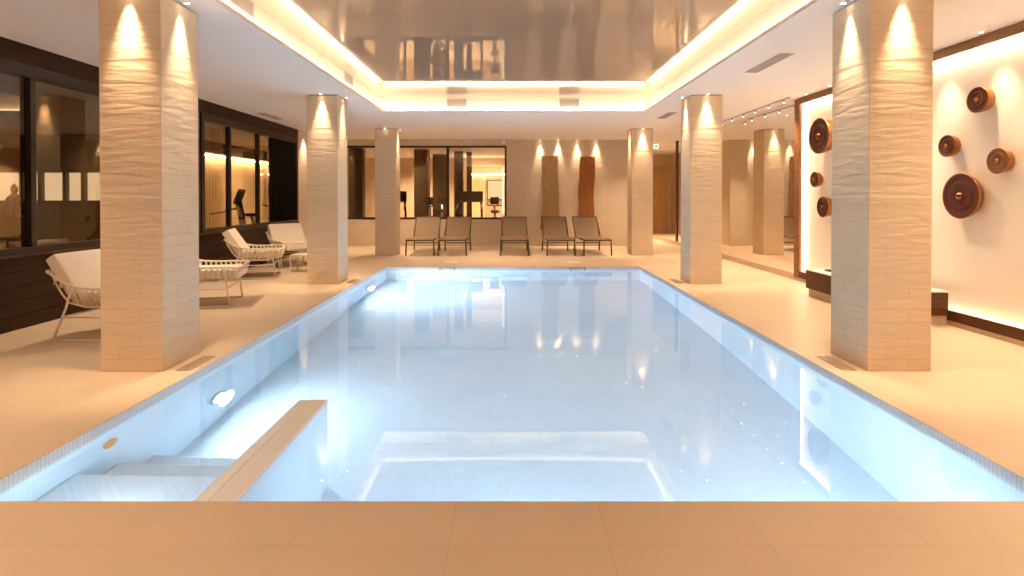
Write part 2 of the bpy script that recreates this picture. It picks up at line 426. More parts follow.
o = MB().lathe([(0, .0), (.05, .0), (.055, .012), (.035, .022), (.02, .02), (0, .03)], 20).build('inlet_jet', M['brass'], pool, (PX0, 3.2, -.30), (0, PI / 2, 0))
o['label'] = 'small brass inlet fitting below the waterline'
for x in (-1.22, 1.2):
    b = MB().mat(M['steel']).box(x - .15, x + .15, PY1 - .012, PY1 - .001, -.085, -.010, .003)
    b.mat(M['ventdark']).box(x - .12, x + .12, PY1 - .016, PY1 - .011, -.075, -.018)
    b.build('skimmer', None, pool)
tag(MB().quad([(PX0, PY0, ZW), (PX1, PY0, ZW), (PX1, PY1, ZW), (PX0, PY1, ZW)]).build('pool_water', M['water'], normals=False),
    'still clear blue pool water mirroring ceiling lights', 'water', kind='stuff')

# ------------------------------------------------------------------ walls
def opening_wall(b, axis, c0, c1, u0, u1, z0, z1, ou0, ou1, oz0, oz1):
    """a wall slab c0..c1 thick, running u0..u1, with one opening"""
    def bx(a0, a1, za, zb):
        if a1 - a0 < 1e-4 or zb - za < 1e-4: return
        if axis == 'y': b.box(c0, c1, a0, a1, za, zb)
        else: b.box(a0, a1, c0, c1, za, zb)
    bx(u0, ou0, z0, z1); bx(ou1, u1, z0, z1); bx(ou0, ou1, z0, oz0); bx(ou0, ou1, oz1, z1)
WX0, WX1, WZ0, WZ1 = -4.45, -.17, .71, 2.66
XC = 3.1
b = MB(); opening_wall(b, 'x', YB, YB + .15, XL, XC, 0, HC, WX0, WX1, WZ0, WZ1)
struct(b.build('wall_back', M['wallstone']), 'beige stone wall at the far end of the pool', 'wall')
struct(MB().box(XC - .15, XC, YB + .15, YE, 0, HC).build('wall_corridor', M['wallstone']))
b = MB().box(XL, XR + .1, YF - .1, YF, 0, HC); struct(b.build('wall_front', M['wallstone']))
b = MB().box(XC - .15, XR + .1, YE, YE + .1, 0, HC); struct(b.build('wall_end', M['wallstone']))
b = MB().mat(M['doorwood'])
for x0, x1 in ((3.25, 3.78), (3.82, 4.38)): b.box(x0, x1, YE - .05, YE - .001, 0.004, 2.42, .006)
d = b.build('door_1', None); struct(d, 'orange-brown wooden double door at the end of the corridor', 'door')
for x in (3.72, 3.88): MB().mat(M['steel']).tube([(x, YE - .06, .95), (x, YE - .09, .97), (x, YE - .09, 1.2), (x, YE - .06, 1.22)], .012).build('handle', None, d)
# left side: timber base, header, plain end
b = MB().mat(M['darkwood'])
for k in range(5):
    b.box(XL - .1, XL, YF, 12.42, .002 + k * .142, .140 + k * .142, .003)
b.box(XL - .13, XL + .025, YF, 12.42, .708, .735, .004)
b.mat(M['header']).box(XL - .1, XL, YF, 12.42, 2.62, HC)
b.mat(M['wallstone']).box(XL - .1, XL, 12.42, YB + .15, 0, HC)
struct(b.build('wall_left', None), 'dark timber wall base and brown header along the glazing', 'wall')
def window_left(name, y0, y1, mull, label, blind=None):
    w = bpy.data.objects.new(name, None); COL.objects.link(w); struct(w, label, 'window')
    b = MB().mat(M['frame'])
    b.box(XL - .09, XL + .012, y0, y1, .735, .80, .004); b.box(XL - .09, XL + .012, y0, y1, 2.50, 2.62, .004)
    b.box(XL - .09, XL + .012, y0, y0 + .09, .80, 2.50, .004); b.box(XL - .09, XL + .012, y1 - .09, y1, .80, 2.50, .004)
    b.build('window_frame', None, w)
    ys = [y0 + .09] + sorted(mull) + [y1 - .09 if not blind else blind[0]]
    for y in mull: MB().box(XL - .06, XL + .01, y - .032, y + .032, .80, 2.50, .004).build('mullion', M['frame'], w)
    for a, c in zip(ys, ys[1:]):
        MB().quad([(XL - .045, a, .80), (XL - .045, c, .80), (XL - .045, c, 2.50), (XL - .045, a, 2.50)]).build('pane', M['glass'], w, normals=False)
    if blind:
        b = MB().mat(M['blackcloth']); n = 20; s = (blind[1] - blind[0]) / n
        for k in range(n): b.box(XL - .075 + .02 * (k % 2), XL - .035 + .02 * (k % 2), blind[0] + k * s, blind[0] + (k + 1) * s, .80, 2.50)
        o = b.build('curtain', None, w); o['label'] = 'closed black pleated curtain'
window_left('window_1', YF + .1, 8.52, [-.6, 1.0, 2.5, 4.0, 5.56, 7.05], 'long bronze-framed brown glass window beside the nearest armchair')
window_left('window_2', 8.56, 12.40, [9.43, 10.5], 'bronze-framed gym window behind the three further armchairs', (11.07, 12.31))
# back window
w = bpy.data.objects.new('window_3', None); COL.objects.link(w); struct(w, 'wide dark-framed gym window in the far wall', 'window')
b = MB().mat(M['frame'])
t = .05
b.box(WX0, WX1, YB - .01, YB + .1, WZ0, WZ0 + t, .003); b.box(WX0, WX1, YB - .01, YB + .1, WZ1 - t, WZ1, .003)
b.box(WX0, WX0 + t, YB - .01, YB + .1, WZ0 + t, WZ1 - t, .003); b.box(WX1 - t, WX1, YB - .01, YB + .1, WZ0 + t, WZ1 - t, .003)
b.build('window_frame', None, w)
for x in (-3.2, -1.73): MB().box(x - .035, x + .035, YB - .008, YB + .09, WZ0 + t, WZ1 - t, .003).build('mullion', M['frame'], w)
for a, c in ((WX0 + t, -3.235), (-3.165, -1.765), (-1.695, WX1 - t)):
    MB().quad([(a, YB + .04, WZ0 + t), (c, YB + .04, WZ0 + t), (c, YB + .04, WZ1 - t), (a, YB + .04, WZ1 - t)]).build('pane', M['gglass'], w, normals=False)

# right wall: niche with gongs, then mirrors
NY0, NY1, NB = 2.4, 8.50, 4.52
b = MB().mat(M['wallstone']).box(XR, XR + .2, YF, NY0 - .15, 0, HC)
b.mat(M['nicheback']).box(NB, NB + .1, NY0 - .15, NY1 + .15, 0, HC)
b.mat(M['wallstone']).box(XR + .012, XR + .2, NY1 + .15, YE, 0, HC)
struct(b.build('wall_right', None), 'ivory wall of the gong niche and mirrored side', 'wall')
struct(MB().box(XR - .012, XR + .012, NY1 + .15, YE, 0, .10, .003).build('baseboard_right', M['skirting']))
fr = thing('niche_frame', 'dark brown timber frame with light strips round the gong niche', 'frame', (0, 0, 0))
MB().box(XR - .012, NB, NY1, NY1 + .15, .04, HC - .002, .005).build('post', M['nichewood'], fr)
MB().box(XR - .03, NB, NY0 - .15, NY0, .04, HC - .002, .005).build('post', M['nichewood'], fr)
MB().box(XR - .03, NB, NY0, NY1, 2.725, HC - .002, .004).build('header', M['nichewood'], fr)
b = MB().mat(M['boxwood']).box(XR - .015, XR + .012, NY0, NY1, .05, .152, .003)
b.box(XR + .012, NB, NY0, NY1, .05, .08)
b.build('ledge', None, fr)
MB().box(XR - .005, NB, NY0, NY1 + .15, .0, .049).build('plinth', M['skirting'], fr)
MB().box(XR + .035, NB - .025, NY1 - .012, NY1 - .001, .16, 2.71).build('light_strip', M['ledbright'], fr)
MB().box(XR + .012, NB - .012, NY0 + .01, NY1 - .02, 2.712, 2.724).build('light_strip', M['ledbright'], fr)
MB().box(XR + .025, NB - .03, NY0 + .01, NY1 - .02, .081, .10).build('light_strip', M['ledbright'], fr)
# dark plinth box in the niche
bx = thing('plinth_box', 'low dark brown timber box on a beige base below the gongs', 'plinth box', (3.87, 5.54, 0))
LX = XR - .035 - 3.87; LY = 1.72
MB().box(.03, LX - .002, .02, LY - .02, 0, .10).build('base', M['skirting'], bx)
MB().box(0, LX, 0, LY, .101, .335, .006).build('body', M['boxwood'], bx)
MB().box(.0, LX, 0, LY, .336, .35, .003).build('top', M['white'], bx)['label'] = 'pale top surface of the box'
tag(MB().mat(M['darkgrey']).lathe([(0, .0), (.075, 0), (.09, .008), (.085, .016), (.03, .018), (0, .016)], 24).build('round_dish', None, None, (4.08, 7.02, .351)),
    'small dark round dish on the pale top of the plinth box', 'dish')

# mirrors
MYS = [8.66, 10.33, 11.86, 13.36, 14.78]
mlabels = ['mirror panel next to the gong niche frame', 'mirror panel second from the gong niche frame',
           'mirror panel third from the gong niche frame, behind the middle right column', 'mirror panel just before the brown upright by the corridor',]
for i, (a, c) in enumerate(zip(MYS, MYS[1:])):
    h2 = (c - a) / 2 - .004
    o = MB().box(-.0055, .0055, -h2, h2, .102, HC - .003).build('wall_mirror', M['mirror'], None, (XR + .006 - (.02 if i == 0 else 0), (a + c) / 2, 0), (0, 0, .022 if i == 0 else 0))
    tag(o, 'full-height ' + mlabels[i], 'mirror', 'mirror panels on the right wall')
tag(MB().box(XR - .02, XR + .011, 14.80, 14.94, .102, HC - .003, .004).build('mirror_upright', M['boxwood']), 'narrow dark brown upright between mirrors near the corridor', 'upright')
for i, (a, c) in enumerate(((14.96, 17.4), (17.4, 19.9))):
    tag(MB().box(XR + .0005, XR + .0115, a + .002, c - .002, .102, HC - .003).build('wall_mirror', M['mirror']),
        ('full-height corridor mirror panel beside the brown upright', 'full-height corridor mirror panel nearest the wooden doors')[i], 'mirror', 'mirror panels on the right wall')

# ------------------------------------------------------------------ columns
CX = {'left': (-3.065, -2.605), 'right': (2.64, 3.11)}
CY = [('front', 4.08), ('middle', 8.18), ('far', 12.22)]
CD = .48
def spot(name, loc, target, watt, size, label, group, blend=1.0, col=(1.0, 0.73, 0.47), rad=.035):
    o = thing(name, label, 'spotlight', loc, 0, group)
    MB().lathe([(.018, -.001), (.034, -.001), (.036, -.005), (.032, -.008), (.020, -.006)], 20).build('trim_ring', M['white'], o)
    MB().lathe([(0, -.003), (.019, -.003)], 16).build('lens', M['lens'], o)
    if watt:
        ld = bpy.data.lights.new('spot_beam', 'SPOT'); ld.energy = watt; ld.spot_size = size; ld.spot_blend = blend; ld.color = col; ld.shadow_soft_size = rad
        lo = bpy.data.objects.new('spot_beam', ld); COL.objects.link(lo); lo.parent = o
        lo.location = (0, 0, -.035)
        v = Vector(target) - (Vector(loc) + lo.location)
        lo.rotation_euler = v.to_track_quat('-Z', 'Y').to_euler()
    return o
SPOTW = 72
for side, (x0, x1) in CX.items():
    for nm, y in CY:
        o = thing('column', '%s %s square stone-clad column beside the pool' % (nm, side), 'column', ((x0 + x1) / 2, y + CD / 2, 0), 0, 'stone columns along the pool')
        hw = (x1 - x0) / 2
        MB().mat(M['stone']).box(-hw, hw, -CD / 2, CD / 2, 0.001, HC - .012, .004).build('shaft', None, o)
        MB().box(-hw + .015, hw - .015, -CD / 2 + .015, CD / 2 - .015, HC - .012, HC - .001).build('top_reveal', M['ventdark'], o)
        xm = (x0 + x1) / 2; g = 'ceiling spotlights round the columns'
        inner = x1 if side == 'left' else x0; s = 1 if side == 'left' else -1
        outer = x0 if side == 'left' else x1
        tag_ = '%s %s column' % (nm, side)
        spot('ceiling_spot', (xm, y - .055, HC - .001), (xm, y + .02, 0), SPOTW if (nm, side) != ('far', 'left') else 0, math.radians(46), 'small spotlight over the viewer-facing side of the %s' % tag_, g)
        spot('ceiling_spot', ( inner + s * .055, y + CD / 2, HC - .001), (inner - s * .02, y + CD / 2, 0), SPOTW, math.radians(46), 'small spotlight over the pool-facing side of the %s' % tag_, g)

# spots on the back wall planks
for k, px in enumerate((540, 558, 577, 596)):
    x = (px - 513) * YB / 550
    spot('ceiling_spot', (x, YB - .06, HC - .001), (x, YB + .01, 0), 60, math.radians(46),
         '%s of four small spotlights washing the wooden planks' % ('first from the window', 'second from the window', 'third from the window', 'furthest from the window')[k], 'spotlights above the planks')
spot('ceiling_spot', (XL + .12, 12.75, HC - .001), (XL + .04, 12.75, 0), 60, math.radians(70), 'small spotlight on the plain wall past the black curtain', 'spotlights along the left wall')
spot('ceiling_spot', (-3.9, 13.9, HC - .001), (-3.9, 14.3, 0), 35, math.radians(90), 'small spotlight over the far left corner by the gym window', 'spotlights along the left wall')
# deck spots: unseen fill lights added, except the visible one above the loungers
deck = [(-4.1, 6.6, 'added as unseen fill over the second armchair on the left deck', 100), (-3.45, 9.3, 'added as unseen fill behind the middle left column', 90), (-4.1, 3.0, 'added as unseen fill over the deck before the nearest armchair', 70),
        (3.75, 6.3, 'added as unseen fill over the right deck before the gongs', 90), (3.75, 3.4, 'added as unseen fill over the near right deck', 80), (3.7, 10.2, 'added as unseen fill over the right deck before the mirrors', 90),
        (3.05, 13.4, 'added as unseen fill behind the far right column', 110), (3.75, 16.8, 'added as unseen fill in the corridor by the wooden doors', 260), (-2.8, 13.3, 'added as unseen fill behind the far left column', 110),
        (-2.2, -1.0, 'added as unseen fill behind the viewer, on the left', 215), (0, -1.2, 'added as unseen fill behind the viewer, in the middle', 180), (2.2, -1.0, 'added as unseen fill behind the viewer, on the right', 215), (-2.75, 1.7, 'added as unseen fill at the near left corner of the pool', 55), (2.75, 1.7, 'added as unseen fill at the near right corner of the pool', 42), (-.17, 11.6, 'alone on the ceiling above the loungers', 120)]
for x, y, l, wt in deck:
    spot('ceiling_spot', (x, y, HC - .001), (x, y, 0), wt, math.radians(110), 'small recessed spotlight ' + l, 'recessed deck spotlights', blend=1)
# niche spots
for y, l in ((4.59, 'before the pale copper gong'), (5.08, 'before the upper small gong'), (5.7, 'right of the front right column'), (6.6, 'hidden behind the front right column'), (7.5, 'nearest the far gongs'), (8.1, 'at the far end of the niche')):
    spot('ceiling_spot', (4.31, y, HC - .001), (4.50, y, 1.2), 30, math.radians(60), 'tiny ceiling spotlight aimed at the gong niche, %s' % l, 'spotlights along the gong niche')
# spot rail
tr = thing('spot_rail', 'slim ceiling rail of six tiny spots in front of the mirrors', 'light rail', (4.2, 9.8, HC))
MB().box(-.012, .012, -1.45, 1.45, -.014, -.001, .003).build('rail', M['vent'], tr)
for k in range(6):
    y = -1.25 + k * .5
    h = MB().mat(M['steel']).lathe([(0, -.014), (.016, -.014), (.022, -.03), (.022, -.06), (.018, -.06)], 16).build('spot_head', None, tr, (0, y, 0))
    MB().lathe([(0, -.058), (.018, -.058)], 12).build('lens', M['lens'], h)
for y in (8.8, 10.3):
    ld = bpy.data.lights.new('spot_beam', 'SPOT'); ld.energy = 70; ld.spot_size = math.radians(100); ld.spot_blend = 1; ld.color = (1, .73, .47); ld.shadow_soft_size = .03
    lo = bpy.data.objects.new('spot_beam', ld); COL.objects.link(lo); lo.parent = tr; lo.location = (0, y - 9.8, -.08)

# ------------------------------------------------------------------ vents, grilles, lids, sensors
def vent(name, loc, ln, wd, normal, label, group, n=7, cat='vent'):
    """slatted grille: long side ln, short side wd, facing normal; built in its own xy plane facing +z"""
    o = thing(name, label, cat, loc, 0, group)
    if normal == '-z': o.rotation_euler = (PI, 0, 0)
    if normal == '-y': o.rotation_euler = (PI / 2, 0, 0)
    if normal == '+x': o.rotation_euler = (PI / 2, 0, PI / 2)
    hx, hy = ln / 2, wd / 2; f = .012
    fm = M['grate'] if normal == '+z' else M['vent']
    MB().box(-hx + f, hx - f, -hy + f, hy - f, .0005, .0015).build('backing', M['ventdark'], o)
    b = MB().mat(fm)
    b.box(-hx, hx, -hy, -hy + f, .0005, .008); b.box(-hx, hx, hy - f, hy, .0005, .008); b.box(-hx, -hx + f, -hy + f, hy - f, .0005, .008); b.box(hx - f, hx, -hy + f, hy - f, .0005, .008)
    b.build('frame', None, o)
    b = MB().mat(fm); s = (wd - 2 * f) / n
    for k in range(n):
        y = -hy + f + (k + .5) * s; b.box(-hx + f, hx - f, y - s * .32, y + s * .32, .002, .006)
    b.build('slats', None, o)['kind'] = 'stuff'
    return o
for x, y, l, ln in ((2.9, 6.27, 'by the front right column', .88), (2.86, 10.25, 'beyond the middle right column', .75), (-4.55, 10.35, 'beside the black curtain', .8)):
    o = vent('ceiling_vent', (x, y, HC), ln, .15, '-z', 'long slatted ceiling vent %s' % l, 'ceiling vents'); o.rotation_euler = (PI, 0, PI / 2)
for x, l in ((-1.02, 'left'), (1.02, 'right')):
    vent('wall_vent', (x, RY1 + WO, 3.0), .36, .15, '-y', 'grey grille on the far side of the ceiling recess, %s of the two' % l, 'grilles in the ceiling recess')
for y, l in ((8.15, 'nearer the far end'), (4.95, 'nearer the viewer')):
    vent('wall_vent', (RX0 - WO, y, 3.04), .42, .14, '+x', 'grey grille on the left side of the ceiling recess, %s' % l, 'grilles in the ceiling recess')
for x, y, l in ((-2.47, 4.28, 'front left'), (2.52, 4.28, 'front right'), (-2.47, 8.5, 'middle left'), (2.52, 8.5, 'middle right')):
    o = vent('floor_grille', (x, y, 0), .36, .10, '+z', 'small bronze floor grille between the pool and the %s column' % l, 'floor grilles', 5, 'floor grille'); o.rotation_euler = (0, 0, PI / 2)
for x, l in ((-1.24, 'left'), (1.2, 'right')):
    o = thing('deck_lid', 'small square pale deck lid behind the %s skimmer' % l, 'deck lid', (x, 10.95, 0), 0, 'deck lids')
    MB().box(-.13, .13, -.13, .13, .0005, .004, .001).build('lid', M['white'], o); MB().lathe([(0, .0045), (.02, .0045), (.022, .004)], 12).build('finger_hole', M['ventdark'], o)
tag(MB().mat(M['white']).box(-.04, .04, -.03, -.001, -.05, .05, .01).build('wall_sensor', None, None, (-.25, YB, 2.75)), 'small white wall sensor above the gym window corner', 'sensor')
# exit sign
ex = thing('exit_sign', 'small green and white exit sign hanging in the corridor mouth', 'sign', (3.70, 14.4, 2.62))
MB().mat(M['exitwhite']).box(-.11, .11, -.012, .012, -.06, .06, .004).build('panel', None, ex)
b = MB().mat(M['exitgreen'])
b.lathe([(0, -.0005), (.012, -.0005), (.012, .0005), (0, .0005)], 12, Matrix.Translation((-.055, -.0135, .038)) @ Matrix.Rotation(PI / 2, 4, 'X'))
b.prism([(-.068, .024), (-.046, .024), (-.05, -.008), (-.03, -.04), (-.042, -.042), (-.06, -.014), (-.085, -.03), (-.09, -.02), (-.068, -.005)], 'y', -.0145, -.0125)
b.prism([(.0, .01), (.045, .01), (.045, .03), (.085, 0), (.045, -.03), (.045, -.01), (.0, -.01)], 'y', -.0145, -.0125)
b.build('pictogram', None, ex)
for x in (-.08, .08): MB().tube([(x, 0, .06), (x, 0, .199)], .004, 6).build('hanger', M['steel'], ex)

# ------------------------------------------------------------------ gongs
def gong(cx, cy, Dpx, Xf, label, pale=False):
    r_ = (cx - 513) / 550; Y = Xf / r_; D = Dpx * Y / 550; z = 1.3 + (197 - cy) * Y / 550
    R = D / 2; dep = NB - Xf
    o = thing('gong', label, 'gong', (NB, Y, z), 0, 'bronze gongs in the niche')
    Q = Matrix.Rotation(-PI / 2, 4, 'Y')   # +z of the profile points to -x (the room)
    h = dep
    fm = M['gongpale'] if pale else M['gongface']
    MB().mat(M['gongcopper']).lathe([(R * .55, .001), (R * .6, h * .25), (R * .84, h * .3), (R * .95, h * .7), (R, h * .97), (R * .985, h), (R * .955, h * .99)], 40, Q).build('shell', None, o)
    MB().mat(fm).lathe([(R * .965, h * .985), (R * .80, h * .995), (R * .77, h * .94), (R * .62, h * .97), (R * .58, h * 1.01), (R * .52, h * 1.0), (R * .48, h * .95), (R * .28, h * .97), (R * .2, h * .97)], 40, Q).build('face', None, o)
    rb = max(R * .165, .026)
    MB().mat(M['boss']).lathe([(rb, h * .96), (rb * .98, h + rb * .25), (rb * .8, h + rb * .6), (rb * .45, h + rb * .8), (0, h + rb * .88)], 24, Q).build('boss', None, o)
    return o
gong(960, 196, 46, 4.41, 'largest dark gong of the right group, below the three small ones')
gong(976, 100, 26, 4.40, 'small dark gong highest on the ivory wall, right of the front column')
gong(946, 146, 22, 4.42, 'smallest dark gong next to the front right column, above the big gong')
gong(997, 161, 26, 4.42, 'small pale copper gong furthest right, beside the big dark one', True)
gong(818, 136, 36, 4.33, 'large dark gong at the top of the left group by the niche post')
gong(814, 179.5, 15.5, 4.42, 'smallest gong of the left group, between two larger ones')
gong(822.5, 207, 21, 4.38, 'medium dark gong lowest of the left group, above the plinth box')

# ------------------------------------------------------------------ planks on the back wall
def plank(x0, x1, z0, z1, ph, amp, mat, label, flare):
    o = None; n = 26; Lf = []; Rg = []
    for i in range(n + 1):
        t = i / n; z = z0 + (z1 - z0) * t
        Lf.append((x0 + amp * math.sin(t * 5.2 + ph) + amp * .35 * math.sin(t * 17 + ph) - flare * max(0, .25 - t), z))
        Rg.append((x1 + amp * math.sin(t * 4.6 + ph + .5) + amp * .35 * math.sin(t * 13 + 2 * ph), z))
    b = MB().mat(mat); b.prism(Lf + Rg[::-1], 'y', YB - .065, YB - .012)
    return tag(b.build('wooden_plank', None), label, 'wall plank', 'wooden planks on the far wall')
plank(.78, 1.21, .45, 2.385, .4, .025, M['plankA'], 'weathered grey-brown wavy wooden plank nearer the gym window', .35)
plank(1.755, 2.16, .50, 2.365, 2.4, .022, M['plankB'], 'reddish brown wavy wooden plank on the far wall', .0)

# ------------------------------------------------------------------ loungers
def make_lounger(label):
    o = thing('sun_lounger', label, 'sun lounger', (0, 0, 0), 0, 'brown sun loungers by the far wall')
    W = .30; zs = .345; y0, y1 = 0, 1.22; yb, zb = 1.58, .80
    for s in (-1, 1):
        MB().tube([(s * W, y0 - .0, zs), (s * W, y1, zs)], .017).build('side_rail', M['loungermetal'], o)
        MB().tube([(s * W, y1 - .12, zs), (s * W, yb, zb)], .015).build('back_rail', M['loungermetal'], o)
        MB().tube([(s * W, .02, zs), (s * (W + .01), .0, .004)], .017).build('leg', M['loungermetal'], o)
        MB().tube([(s * W, y1 - .02, zs), (s * (W + .01), y1 + .04, .004)], .017).build('leg', M['loungermetal'], o)
    MB().tube([(-W, 0, zs), (W, 0, zs)], .017).build('front_bar', M['loungermetal'], o)
    MB().tube([(-W, yb, zb), (W, yb, zb)], .015).build('top_bar', M['loungermetal'], o)
    MB().tube([(-W, y1 - .1, .2), (W, y1 - .1, .2)], .012).build('cross_bar', M['loungermetal'], o)
    b = MB(); n = 8
    for i in range(n):
        def P(t, x): return (x, .015 + t * (y1 - .14), zs + .012 - .03 * math.sin(PI * t) * (1 - (x / W) ** 2))
        for j in range(4):
            xa, xb = -W + .012 + j * (2 * W - .024) / 4, -W + .012 + (j + 1) * (2 * W - .024) / 4
            b.quad([P(i / n, xa), P(i / n, xb), P((i + 1) / n, xb), P((i + 1) / n, xa)])
    b.build('seat', M['loungermesh'], o)
    b = MB()
    for i in range(n):
        def P(t, x): return (x, y1 - .12 + t * (yb - y1 + .12), zs + .012 + t * (zb - zs) - .02 * math.sin(PI * t))
        b.quad([P(i / n, -W + .012), P(i / n, W - .012), P((i + 1) / n, W - .012), P((i + 1) / n, -W + .012)])
    b.build('backrest', M['loungermesh'], o)
    return o
lg = make_lounger('brown mesh sun lounger nearest the far left column')
lg.location = (-2.05, 12.1, 0); lg.rotation_euler = (0, 0, .03)
for x, y, rz, l in ((-1.34, 12.1, .0, 'second brown mesh sun lounger from the far left column'), (.035, 12.1, .0, 'brown mesh sun lounger standing alone in the middle of the row'),
                    (1.06, 12.1, .03, 'brown mesh sun lounger below the weathered plank'), (1.87, 12.12, .06, 'brown mesh sun lounger nearest the far right column')):
    dup(lg, (x, y, 0), rz, l)

# ------------------------------------------------------------------ armchairs
def make_armchair(label):
    o = thing('lounge_armchair', label, 'armchair', (0, 0, 0), 0, 'cream cord armchairs along the glazing')
    W = .34
    # rail profile in x-z: front of seat, arm, sweeping up to the back top
    prof = [(.44, .46), (.30, .475), (.12, .475), (-.04, .48), (-.14, .50), (-.24, .54), (-.33, .60), (-.38, .63)]
    def low(x):  # sling line under the cushion
        return .30 + (.03 * (x / .44) ** 2 if x > 0 else 1.15 * max(0, -x - .12))
    def sm(pts, n=4):
        out = []
        P = [Vector((p[0], 0, p[1])) for p in pts]
        for i in range(len(P) - 1):
            p0, p1, p2, p3 = P[max(i - 1, 0)], P[i], P[i + 1], P[min(i + 2, len(P) - 1)]
            for k in range(n):
                t = k / n
                out.append(.5 * ((2 * p1) + (p2 - p0) * t + (2 * p0 - 5 * p1 + 4 * p2 - p3) * t * t + (3 * p1 - p0 - 3 * p2 + p3) * t ** 3))
        out.append(P[-1]); return out
    rail = sm(prof)
    loop = [(p.x, W, p.z) for p in rail] + [(p.x, -W, p.z) for p in reversed(rail)]
    MB().tube(loop, .012, 8, closed=True).build('rail', M['chairmetal'], o)
    for s in (-1, 1):
        MB().tube([(.30, s * W, .475), (.33, s * W, .25), (.36, s * W, .012)], .010).build('leg', M['chairmetal'], o)
        MB().tube([(-.14, s * W, .50), (-.20, s * W, .30), (-.32, s * W, .012)], .010).build('leg', M['chairmetal'], o)
        MB().tube([(.36, s * W, .011), (-.32, s * W, .011)], .010).build('floor_bar', M['chairmetal'], o)
        MB().tube([(.335, s * W, .22), (-.23, s * W, .22)], .008).build('side_bar', M['chairmetal'], o)
    MB().tube([(-.23, -W, .22), (-.23, W, .22)], .008).build('cross_bar', M['chairmetal'], o)
    MB().tube([(.335, -W, .22), (.335, W, .22)], .008).build('cross_bar', M['chairmetal'], o)
    # cord loops: each hangs from the rail, runs under the seat and back up the other side
    b = MB().mat(M['cord'])
    xs = [.40 - k * .058 for k in range(13)]
    for x in xs:
        zt = min(rail, key=lambda p: abs(p.x - x)).z; zl = low(x)
        pts = [(x, W, zt), (x, W + .008, zt - .05), (x, W - .02, zl + .07), (x, W - .07, zl + .01), (x, W - .14, zl), (x, 0, zl - .01), (x, -W + .14, zl), (x, -W + .07, zl + .01), (x, -W + .02, zl + .07), (x, -W - .008, zt - .05), (x, -W, zt)]
        b.tube(pts, .013, 6)
    for k in range(12):   # cords up the back
        y = -W + .04 + k * (2 * W - .08) / 11
        b.tube([(-.375, y, .625), (-.335, y, .53), (-.27, y, .42), (-.20, y, .34), (-.05, y, .305), (.2, y, .30), (.42, y, .33), (.445, y, .45)], .009, 6)
    b.build('woven_cord', None, o)
    c = MB().box(-.20, .44, -.29, .29, .325, .445, .03).build('seat_cushion', M['cushion'], o); subsurf(c, 2)
    c = MB().box(-.055, .055, -.315, .315, -.01, .42, .018).build('back_cushion', M['cushion'], o, (-.15, 0, .41), (0, -.58, 0)); subsurf(c, 2)
    return o
ac = make_armchair('cream armchair nearest the viewer, left of the front left column')
ac.location = (-3.80, 5.26, 0); ac.rotation_euler = (0, 0, -.05)
dup(ac, (-3.77, 6.7, 0), .26, 'cream armchair half hidden right behind the front left column')
dup(ac, (-4.24, 9.0, 0), .30, 'cream armchair seen side-on in front of the gym window')
dup(ac, (-4.2, 10.45, 0), -.80, 'cream armchair furthest away, turned toward the viewer beside the middle left column')

tb = thing('side_table', 'small cream wire side table between the two furthest armchairs', 'side table', (-3.69, 9.64, 0))
MB().box(-.17, .17, -.17, .17, .285, .30, .005).build('tabletop', M['chairmetal'], tb)
for sx in (-1, 1):
    for sy in (-1, 1): MB().tube([(sx * .155, sy * .155, .285), (sx * .155, sy * .155, .002)], .009).build('leg', M['chairmetal'], tb)

# ------------------------------------------------------------------ gym behind the glass
GX0, GY1 = -12.0, 20.0
struct(MB().box(GX0, XL - .1, YF, GY1, -.06, -.001).box(XL - .1, XC - .15, YB + .15, GY1, -.06, -.002).build('floor_gym', M['gymfloor']))
struct(MB().box(GX0, XL - .1, YF, GY1, 2.72, 2.80).box(XL - .1, XC - .15, YB + .15, GY1, 2.72, 2.80).build('ceiling_gym', M['gymceil']))
b = MB().box(GX0 - .1, GX0, YF, GY1, 0, 2.72).box(GX0, XC - .15, GY1, GY1 + .1, 0, 2.72).box(GX0, XL - .1, YF - .1, YF, 0, 2.72)
struct(b.build('wall_gym', M['gymwall']))
# partition with lit clerestory openings seen through the first window
b = MB().mat(M['gympillar']); zs0, zs1 = 1.22, 1.86; Yp = 12.6
b.box(GX0, -8.2, Yp, Yp + .1, 0, zs0); b.box(GX0, -8.2, Yp, Yp + .1, zs1, 2.72)
for x in (-11.9, -11.28, -10.85, -10.28, -9.86, -9.42, -8.85, -8.25): b.box(x - .04, x + .04, Yp, Yp + .1, zs0, zs1)
struct(b.build('partition', None), 'dark gym partition with a band of lit windows', 'partition')
tag(MB().box(GX0 + .02, -8.22, Yp + .12, Yp + .14, zs0, zs1).build('backlit_panel', M['windowglow']), 'row of backlit ivory panes in the gym partition', 'lit panel')
def curtain(pts_fn, n, z0, z1, label):
    b = MB().mat(M['curtain']); P = [pts_fn(i / n) for i in range(n + 1)]
    for a, c in zip(P, P[1:]): b.quad([(a[0], a[1], z0), (c[0], c[1], z0), (c[0], c[1], z1), (a[0], a[1], z1)])
    return tag(b.build('curtain', None), label, 'curtain', 'ivory gym curtains')
curtain(lambda t: (-8.0 + .05 * math.sin(t * 260), 13.2 + 6.6 * t), 340, .02, 2.33, 'long ivory curtain lit from above inside the gym, seen past the armchairs')
tag(MB().box(-7.95, -7.85, 13.3, 19.8, 2.36, 2.40).build('curtain_light', M['ledsoft']), 'warm light strip above the long ivory gym curtain', 'strip light')
MBp = MB().mat(M['gympillar']).box(-8.2, -7.7, 13.2, 19.9, 2.42, 2.719); struct(MBp.build('trim_1', None))
curtain(lambda t: (-1.62 + .62 * t, 19.85 + .04 * math.sin(t * 70)), 70, .02, 2.05, 'short ivory curtain beside the lit panel at the back of the gym')
tag(MB().box(-1.65, -.3, 19.72, 19.76, 2.09, 2.13).build('curtain_light', M['ledsoft']), 'warm light strip above the short ivory gym curtain', 'strip light')
